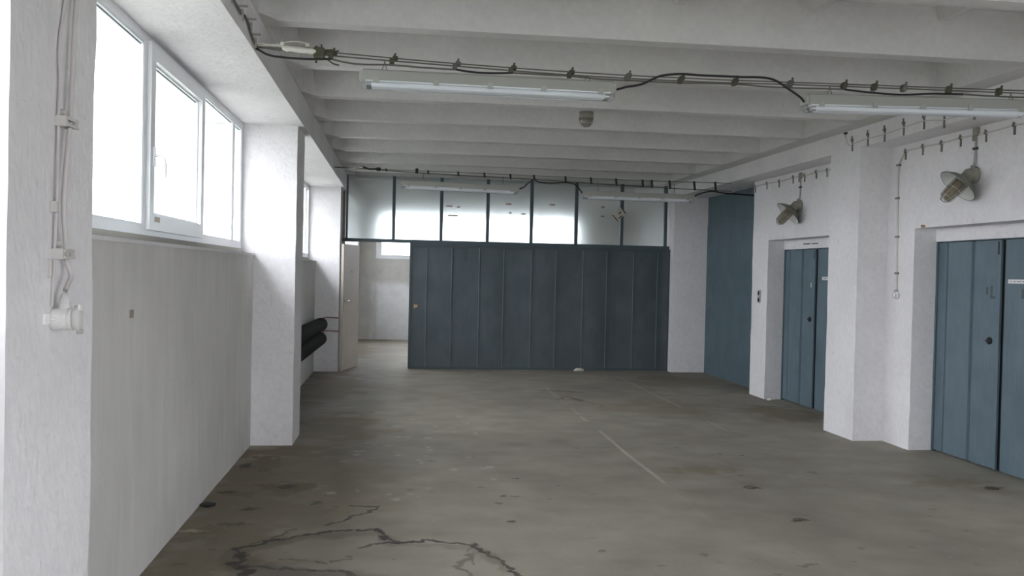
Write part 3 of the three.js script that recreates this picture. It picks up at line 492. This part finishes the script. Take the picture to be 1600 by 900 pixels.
// ------------------------------------------------------------------ things on the right wall
function wallLamp(label, y, d) { // enamelled shade on a cast base, tipped down and away from the wall
  const t = thing('wall_lamp', label, 'lamp', V(XW, y, d), 'enamelled wall lamps on the right wall');
  const ax = new THREE.Vector3(-0.69, -0.72, -0.1).normalize(), o = new THREE.Vector3(-0.06, 0.0, 0);
  part('wall_base', [aim(lathe([[0, 0], [0.07, 0], [0.072, 0.02], [0.058, 0.055], [0.03, 0.07], [0, 0.07]], 24), new THREE.Vector3(0.004, 0, 0), new THREE.Vector3(-1, 0, 0)), aim(new THREE.SphereGeometry(0.055, 20, 14), o, ax), aim(new THREE.CylinderGeometry(0.018, 0.02, 0.06, 12), new THREE.Vector3(-0.03, 0.05, 0), new THREE.Vector3(0, 1, 0))], M.lampBody, t);
  const at = (k) => o.clone().addScaledVector(ax, k);
  part('neck', aim(lathe([[0, 0], [0.05, 0], [0.055, 0.03], [0.055, 0.08], [0, 0.085]], 24), at(0.02), ax), M.lampBody, t);
  const sh = part('shade', aim(lathe([[0.045, 0.04], [0.07, 0.035], [0.115, 0.06], [0.165, 0.105], [0.17, 0.108], [0.172, 0.104], [0.168, 0.098], [0.117, 0.053], [0.07, 0.028], [0.045, 0.032]], 40), at(0.03), ax), M.enamelOut, t);
  part('shade_lining', aim(lathe([[0.045, 0.042], [0.07, 0.037], [0.115, 0.062], [0.165, 0.1065]], 40), at(0.03), ax), M.enamelIn, sh);
  part('glass', aim(lathe([[0.052, 0.05], [0.054, 0.1], [0.054, 0.2], [0.048, 0.235], [0.03, 0.258], [0, 0.265]], 28), at(0.03), ax), M.lampGlass, t);
  part('bulb', aim(lathe([[0, 0.06], [0.014, 0.065], [0.014, 0.1], [0.03, 0.14], [0.034, 0.165], [0.024, 0.192], [0, 0.2]], 18), at(0.03), ax), M.bulb, t);
  const q = new THREE.Quaternion().setFromUnitVectors(new THREE.Vector3(0, 1, 0), ax), L = (r, a, h) => new THREE.Vector3(r * Math.cos(a), h, r * Math.sin(a)).applyQuaternion(q).add(at(0.03));
  const ring = (r, h) => { const p = []; for (let k = 0; k < 20; k++) p.push(L(r, k * Math.PI / 10, h)); return tube(p, 0.0035, 40, 6, true); };
  const g = [ring(0.06, 0.055), ring(0.06, 0.15), ring(0.052, 0.24), ring(0.03, 0.272)]; for (let k = 0; k < 6; k++) g.push(tube([L(0.06, k * Math.PI / 3, 0.05), L(0.06, k * Math.PI / 3, 0.2), L(0.052, k * Math.PI / 3, 0.24), L(0.028, k * Math.PI / 3, 0.272)], 0.003, 16, 5));
  part('wire_guard', g, M.chrome, t);
  const dx = -0.025; // two-core feed from the wall cable above
  partEach('feed_cable', [tube([new THREE.Vector3(dx, 0.06, -0.01), new THREE.Vector3(-0.012, 0.12, -0.006), new THREE.Vector3(-0.008, 0.36, -0.004)], 0.007, 20, 6), tube([new THREE.Vector3(dx - 0.01, 0.05, 0.02), new THREE.Vector3(-0.012, 0.12, 0.012), new THREE.Vector3(-0.008, 0.36, 0.006)], 0.006, 20, 6)], M.clip, t);
  part('feed_clip', roundBox(-0.02, 0.002, 0.215, 0.235, -0.028, 0.03, 0.004), M.dark, t);
  partEach('junction_box', [roundBox(-0.03, 0.002, 0.33, 0.4, -0.04, 0.02, 0.006), roundBox(-0.025, 0.002, 0.29, 0.34, -0.01, 0.03, 0.005)], M.lampBody, t);
  return t;
}
wallLamp('pale enamelled wall lamp with caged glass high above the nearer blue doors', 2.515, 7.13);
wallLamp('dark enamelled wall lamp with caged glass high above the farther blue doors', 2.495, 10.5);
function clipRun(name, label, pts, clips, r, clipUp, m = M.paintedCable) { // a cable laid along a wall on spaced saddles
  const t = thing(name, label, 'cable');
  part('cable', tube(pts.map((p) => V(...p)), r, pts.length * 10, 7), m, t);
  for (const [x, y, d, h, along] of clips) part('saddle', along ? [roundBox(x - 0.02, x + 0.006, y - 0.01, y + 0.01, d - 0.028, d + 0.028, 0.004)] : [roundBox(x - 0.02, x + 0.006, y - 0.012, y + 0.014, d - 0.014, d + 0.014, 0.004), box(x - 0.008, x + 0.003, y - h, y, d - 0.009, d + 0.009), box(x - 0.008, x + 0.003, y, y + h * 0.4, d + 0.006, d + 0.02)], along ? M.clipDark : clipUp, t);
  return t;
}
{
  const near = [8.205, 7.916, 7.625, 7.344, 7.0, 6.652, 6.3, 5.95], X = XW - 0.008;
  clipRun('wall_cable', 'grey cable on saddles under the beam above the nearer blue doors', [[X, 2.835, 8.24], ...near.map((d, k) => [X, 2.852 + 0.008 * (k % 2), d]), [X, 2.85, 5.4]], near.map((d, k) => [XW, 2.852 + 0.008 * (k % 2), d, 0.075, false]), 0.007, M.clipDark);
  const far = [11.913, 11.523, 11.136, 10.717, 10.397, 10.093, 9.82];
  clipRun('wall_cable', 'grey cable on saddles under the beam above the farther blue doors', [[X, 2.835, 11.95], ...far.map((d, k) => [X, 2.85 + 0.01 * (k % 2), d]), [X, 2.84, 9.12]], far.map((d, k) => [XW, 2.85 + 0.01 * (k % 2), d, 0.075, false]), 0.008, M.clipDark);
  clipRun('drop_cable', 'thin pale cable dropping down the white wall beside the pier', [[X, 2.85, 8.21], [X, 2.8, 8.27], [X, 2.737, 8.315], [X, 2.413, 8.32], [X, 2.036, 8.305], [X, 1.679, 8.295], [X, 1.5, 8.29]], [[XW, 2.737, 8.318, 0, true], [XW, 2.413, 8.322, 0, true], [XW, 2.036, 8.305, 0, true], [XW, 1.679, 8.295, 0, true]], 0.009, M.dark);
  const b = [[2.985, 8.655], [2.997, 8.349], [2.995, 8.044], [3.005, 7.718], [3.012, 7.4], [2.975, 7.105], [2.98, 6.7]], Xb = XR - 0.008;
  clipRun('beam_cable', 'thin grey cable on tall clips along the right beam face', [[Xb, 3.1, 8.79], [Xb, 3.02, 8.77], [Xb, 2.965, 8.7], ...b.map(([y, d]) => [Xb, y - 0.01, d]), [Xb, 2.98, 6.2]], b.map(([y, d]) => [XR, y + 0.03, d, 0.11, false]), 0.005, M.clipDark);
  single('ceiling_hook', [rod(V(Xb, 3.118, 8.79), V(Xb, 3.06, 8.79), 0.006), roundBox(XR - 0.02, XR + 0.01, 3.095, 3.115, 8.765, 8.815, 0.004)], M.dark, 'small dark hook where the beam cable leaves the ceiling', 'hook');
}
{
  const t = thing('junction_box', 'small round pale junction box at the end of the drop cable', 'socket', V(XW, 1.465, 8.288));
  part('body', aim(lathe([[0, 0], [0.036, 0], [0.038, 0.02], [0.03, 0.036], [0, 0.038]], 24), new THREE.Vector3(0.003, 0, 0), new THREE.Vector3(-1, 0, 0)), M.socket, t);
  part('rim', aim(new THREE.TorusGeometry(0.028, 0.003, 8, 24).rotateX(Math.PI / 2), new THREE.Vector3(-0.034, 0, 0), new THREE.Vector3(-1, 0, 0)), M.clip, t);
  part('gland', roundBox(-0.03, 0, 0.03, 0.055, -0.012, 0.012, 0.004), M.clip, t);
}
{
  const t = thing('wall_switch', 'slim grey switch plate on the white jamb beside the blue panel', 'switch', V(XW, 1.355, 11.68));
  part('plate', roundBox(-0.014, 0.004, -0.085, 0.085, -0.036, 0.036, 0.005), M.clip, t);
  for (const y of [0.045, -0.045]) part('button', roundBox(-0.024, -0.012, y - 0.025, y + 0.025, -0.02, 0.02, 0.004), M.dark, t);
}
single('wall_nail', [rod(V(XW - 0.03, 2.118, 7.86), V(XW + 0.01, 2.118, 7.86), 0.012)], M.brass, 'small brown peg at the upper corner of the near door recess', 'peg');

// ------------------------------------------------------------------ things on the left pillar and wall
{
  const A = [[2.75, 2.66], [2.5, 2.64], [2.319, 2.618], [2.206, 2.586], [2.162, 2.582], [2.087, 2.59], [1.999, 2.583], [1.912, 2.582], [1.791, 2.58], [1.704, 2.574], [1.618, 2.565], [1.549, 2.559], [1.483, 2.553]];
  const a = thing('cable', 'thin white painted cable on the nearest pillar, the left of two', 'cable');
  part('sheath', tube([[2.86, 2.66], ...A].map(([y, d]) => V(-0.923, y, d)), 0.0045, 120, 8), M.whiteCable, a);
  partEach('torn_strap', [roundBox(-0.933, -0.92, 1.56, 1.61, 2.535, 2.55, 0.003), roundBox(-0.933, -0.915, 1.735, 1.765, 2.555, 2.575, 0.003)], M.saddleLight, a);
  for (const [y, d] of [[1.985, 2.615], [1.625, 2.6]]) partEach('saddle', [roundBox(-0.935, -0.9, y - 0.016, y + 0.014, d - 0.04, d - 0.022, 0.003), roundBox(-0.9015, -0.896, y - 0.014, y - 0.006, d - 0.03, d + 0.05, 0.002), roundBox(-0.9015, -0.896, y + 0.003, y + 0.011, d - 0.03, d + 0.045, 0.002), roundBox(-0.935, -0.9, y - 0.012, y + 0.014, d + 0.034, d + 0.054, 0.003), aim(new THREE.CylinderGeometry(0.009, 0.009, 0.02, 10), V(-0.922, y + 0.026, d - 0.008), new THREE.Vector3(1, 0, 0))], M.saddleLight, a);
  const b = thing('cable', 'thicker white painted cable on the nearest pillar, running into the socket', 'cable');
  part('sheath', tube([[-0.91, 2.86, 2.68], [-0.91, 2.6, 2.675], [-0.91, 2.334, 2.665], [-0.91, 2.224, 2.654], [-0.91, 2.116, 2.644], [-0.91, 2.008, 2.633], [-0.91, 1.918, 2.617], [-0.91, 1.793, 2.595], [-0.91, 1.723, 2.596], [-0.91, 1.654, 2.612], [-0.91, 1.6, 2.625], [-0.9, 1.566, 2.625], [-0.897, 1.545, 2.6], [-0.897, 1.525, 2.575]].map((p) => V(...p)), 0.0068, 120, 10), M.whiteCable, b);
}
{ // round industrial socket: barrel out from the wall, flap lid, gland on top, bracket behind
  const t = thing('industrial_socket', 'round white painted industrial socket with a flap lid on the nearest pillar', 'socket', V(XP, 1.449, 2.57)), out = new THREE.Vector3(1, 0, 0), o = new THREE.Vector3(0, 0, 0);
  t.scale.setScalar(0.76);
  part('barrel', aim(lathe([[0, -0.006], [0.034, -0.006], [0.039, 0.003], [0.04, 0.012], [0.0395, 0.06], [0.04, 0.062], [0.04, 0.075], [0.036, 0.078], [0, 0.078]], 32), o, out), M.socket, t);
  const lid = part('lid', [aim(lathe([[0.034, 0.076], [0.041, 0.079], [0.043, 0.088], [0.04, 0.095], [0.02, 0.1], [0, 0.101]], 32), o, out), roundBox(0.074, 0.1, 0.03, 0.052, -0.012, 0.012, 0.004)], M.socket, t);
  part('hinge', [rod(new THREE.Vector3(0.088, 0.046, -0.02), new THREE.Vector3(0.088, 0.046, 0.02), 0.005)], M.clip, lid);
  part('latch', roundBox(0.085, 0.108, -0.053, -0.036, -0.006, 0.006, 0.003), M.clip, lid);
  part('gland', [aim(lathe([[0, 0], [0.02, 0], [0.02, 0.024], [0.016, 0.026], [0.018, 0.03], [0.018, 0.04], [0.014, 0.044], [0.016, 0.05], [0.01, 0.062], [0, 0.064]], 20), new THREE.Vector3(0.042, 0.03, 0), new THREE.Vector3(0.05, 1, 0))], M.socket, t);
  part('bracket', [roundBox(-0.004, 0.012, -0.018, 0.022, -0.085, -0.045, 0.003), roundBox(-0.004, 0.007, -0.012, 0.016, -0.06, 0.03, 0.003)], M.socket, t);
  part('ridge', [roundBox(0.0, 0.03, -0.004, 0.004, -0.042, -0.032, 0.002)], M.socket, t);
}
single('tape_square', roundBox(XL - 0.002, XL + 0.003, 1.338, 1.378, 4.58, 4.64, 0.001), M.tan, 'small brownish square patch on the left wall under the window', 'patch');
{ // cable on hooks along the left beam towards the tension fitting
  const t = thing('beam_cable', 'dark cable on pale hooks along the inner face of the left beam', 'cable'), X = XB + 0.012;
  part('cable', tube([[X, 2.99, 3.6], [X, 2.96, 4.2], [X, 2.965, 4.6], [X, 2.95, 4.9], [X, 2.965, 5.15], [X, 2.92, 5.33], [X, 2.905, 5.45], [X, 2.905, 5.55]].map((p) => V(...p)), 0.007, 60, 7), M.clipDark, t);
  for (const [y, d] of [[2.95, 4.64], [2.955, 4.95], [2.965, 5.24], [2.92, 5.4]]) part('hook', [roundBox(XB - 0.004, XB + 0.028, y - 0.008, y + 0.008, d - 0.012, d + 0.012, 0.003), roundBox(XB + 0.02, XB + 0.028, y - 0.05, y + 0.01, d - 0.006, d + 0.006, 0.002), roundBox(XB - 0.004, XB + 0.05, y + 0.02, y + 0.032, d - 0.008, d + 0.008, 0.003)], M.clip, t);
}
// two lagged pipes along the left wall by the doorway, thin pipes leading on from them
const lag = (y0, y1, d0, d1, label) => { const t = thing('lagged_pipe', label, 'pipe'); part('lagging', aim(lathe([[0, 0], [0.085, 0], [0.1, 0.02], [0.1, 0.98 * Math.hypot(y1 - y0, d1 - d0)], [0.085, Math.hypot(y1 - y0, d1 - d0)], [0, Math.hypot(y1 - y0, d1 - d0)]], 20), V(XL + 0.12, y0, d0), V(0, y1 - y0, d1 - d0)), M.insulation, t); return t; };
{
  const a = lag(0.82, 0.745, 9.2, 14.16, 'upper of two thick black lagged pipes along the left wall'), b = lag(0.61, 0.535, 9.2, 14.03, 'lower of two thick black lagged pipes along the left wall');
  part('thin_pipe', tube([V(XL + 0.12, 0.745, 14.1), V(XL + 0.12, 0.745 + 0.04, 14.24), V(-1.15, 0.837, 14.265), V(-0.93, 0.84, 14.27)], 0.011, 30, 8), M.copper, a).userData.label = 'thin bare pipe';
  part('thin_pipe', tube([V(XL + 0.12, 0.535, 14.0), V(XL + 0.12, 0.535 + 0.04, 14.24), V(-1.15, 0.628, 14.265), V(-0.93, 0.631, 14.27)], 0.011, 30, 8), M.copper, b).userData.label = 'thin bare pipe';
}

// ------------------------------------------------------------------ small things
function scrap(name, x, d, rx, h, rd, m, label, category, s) { // crumpled lump lying on the floor
  const g = new THREE.IcosahedronGeometry(1, 3), p = g.attributes.position;
  for (let i = 0; i < p.count; i++) { const a = p.getX(i), b = p.getY(i), c = p.getZ(i), k = 0.7 + 0.6 * fbm(a * 0.2 + 0.5 + c * 0.1, b * 0.2 + 0.5 + c * 0.15, 16, 3, s); p.setXYZ(i, x + a * rx * k, Math.max(0, h * 0.45 + b * h * 0.6 * k), -(d + c * rd * k)); }
  g.computeVertexNormals(); return single(name, g, m, label, category);
}
scrap('paper_scrap', 2.96, 14.6, 0.085, 0.05, 0.06, M.paper, 'crumpled white paper scrap on the floor at the foot of the gate', 'scrap', 401);
scrap('dirt_lump', 2.69, 6.59, 0.045, 0.012, 0.035, M.dirt, 'flat dark dirt lump on the open floor, the farther of two', 'dirt', 405);
scrap('dirt_lump', 2.665, 5.685, 0.04, 0.012, 0.03, M.dirt, 'flat dark dirt lump on the open floor, the nearer of two', 'dirt', 409);
scrap('rag', -1.24, 6.21, 0.05, 0.02, 0.05, M.black, 'small black rag on the floor against the left wall', 'rag', 413);
scrap('plaster_lump', 4.86, 11.3, 0.05, 0.03, 0.05, M.paper, 'white plaster crumb on the floor by the farther blue doors', 'rubble', 417);
scrap('dirt_lump', 4.62, 6.5, 0.05, 0.012, 0.04, M.dirt, 'flat dark dirt lump before the nearer blue doors', 'dirt', 421);
{
  const t = thing('card', 'small tilted pale card stuck to a bar of the far glazing', 'card', V(3.63, 2.62, 14.825));
  t.rotation.z = 0.75;
  part('sheet', roundBox(-0.095, 0.095, -0.07, 0.07, -0.006, 0.006, 0.003), M.card, t);
  partEach('mark', [box(-0.1, -0.085, -0.07, 0.07, -0.009, -0.005), box(-0.05, 0.02, -0.055, -0.04, -0.009, -0.005), box(0.0, 0.05, 0.0, 0.018, -0.009, -0.005), box(0.085, 0.1, -0.06, 0.0, -0.009, -0.005)].map((g) => g.translate(0, 0, 0.014)), M.dark, t);
}
const TAPES = [[0.79, 2.672, 0.1, 'brown tape remnant high on the glazing pane under the left distant fitting'], [0.94, 2.66, 0.05, 'tiny brown tape remnant right of the first on the same pane'], [0.85, 2.52, 0.16, 'longer brown tape remnant low on the pane under the left distant fitting'], [1.77, 2.735, 0.09, 'brown tape remnant high on the middle glazing pane'], [1.8, 2.59, 0.04, 'small dark tape remnant in the middle of the middle glazing pane'], [2.02, 2.58, 0.07, 'small dark tape remnant at the right of the middle glazing pane'], [2.5, 2.748, 0.09, 'brown tape remnant high on the pane right of the middle one'], [3.36, 2.735, 0.06, 'small brown tape remnant upper left of the tilted card'], [3.36, 2.58, 0.06, 'small brown tape remnant lower left of the tilted card']];
for (const [x, y, w, label] of TAPES) single('tape_strip', boxUV(new THREE.BoxGeometry(w, 0.022, 0.002, 6, 1, 1)).translate(x, y, -14.863), M.tape, label, 'tape', 'tape remnants on the far glazing');

renderer.render(scene, camera);
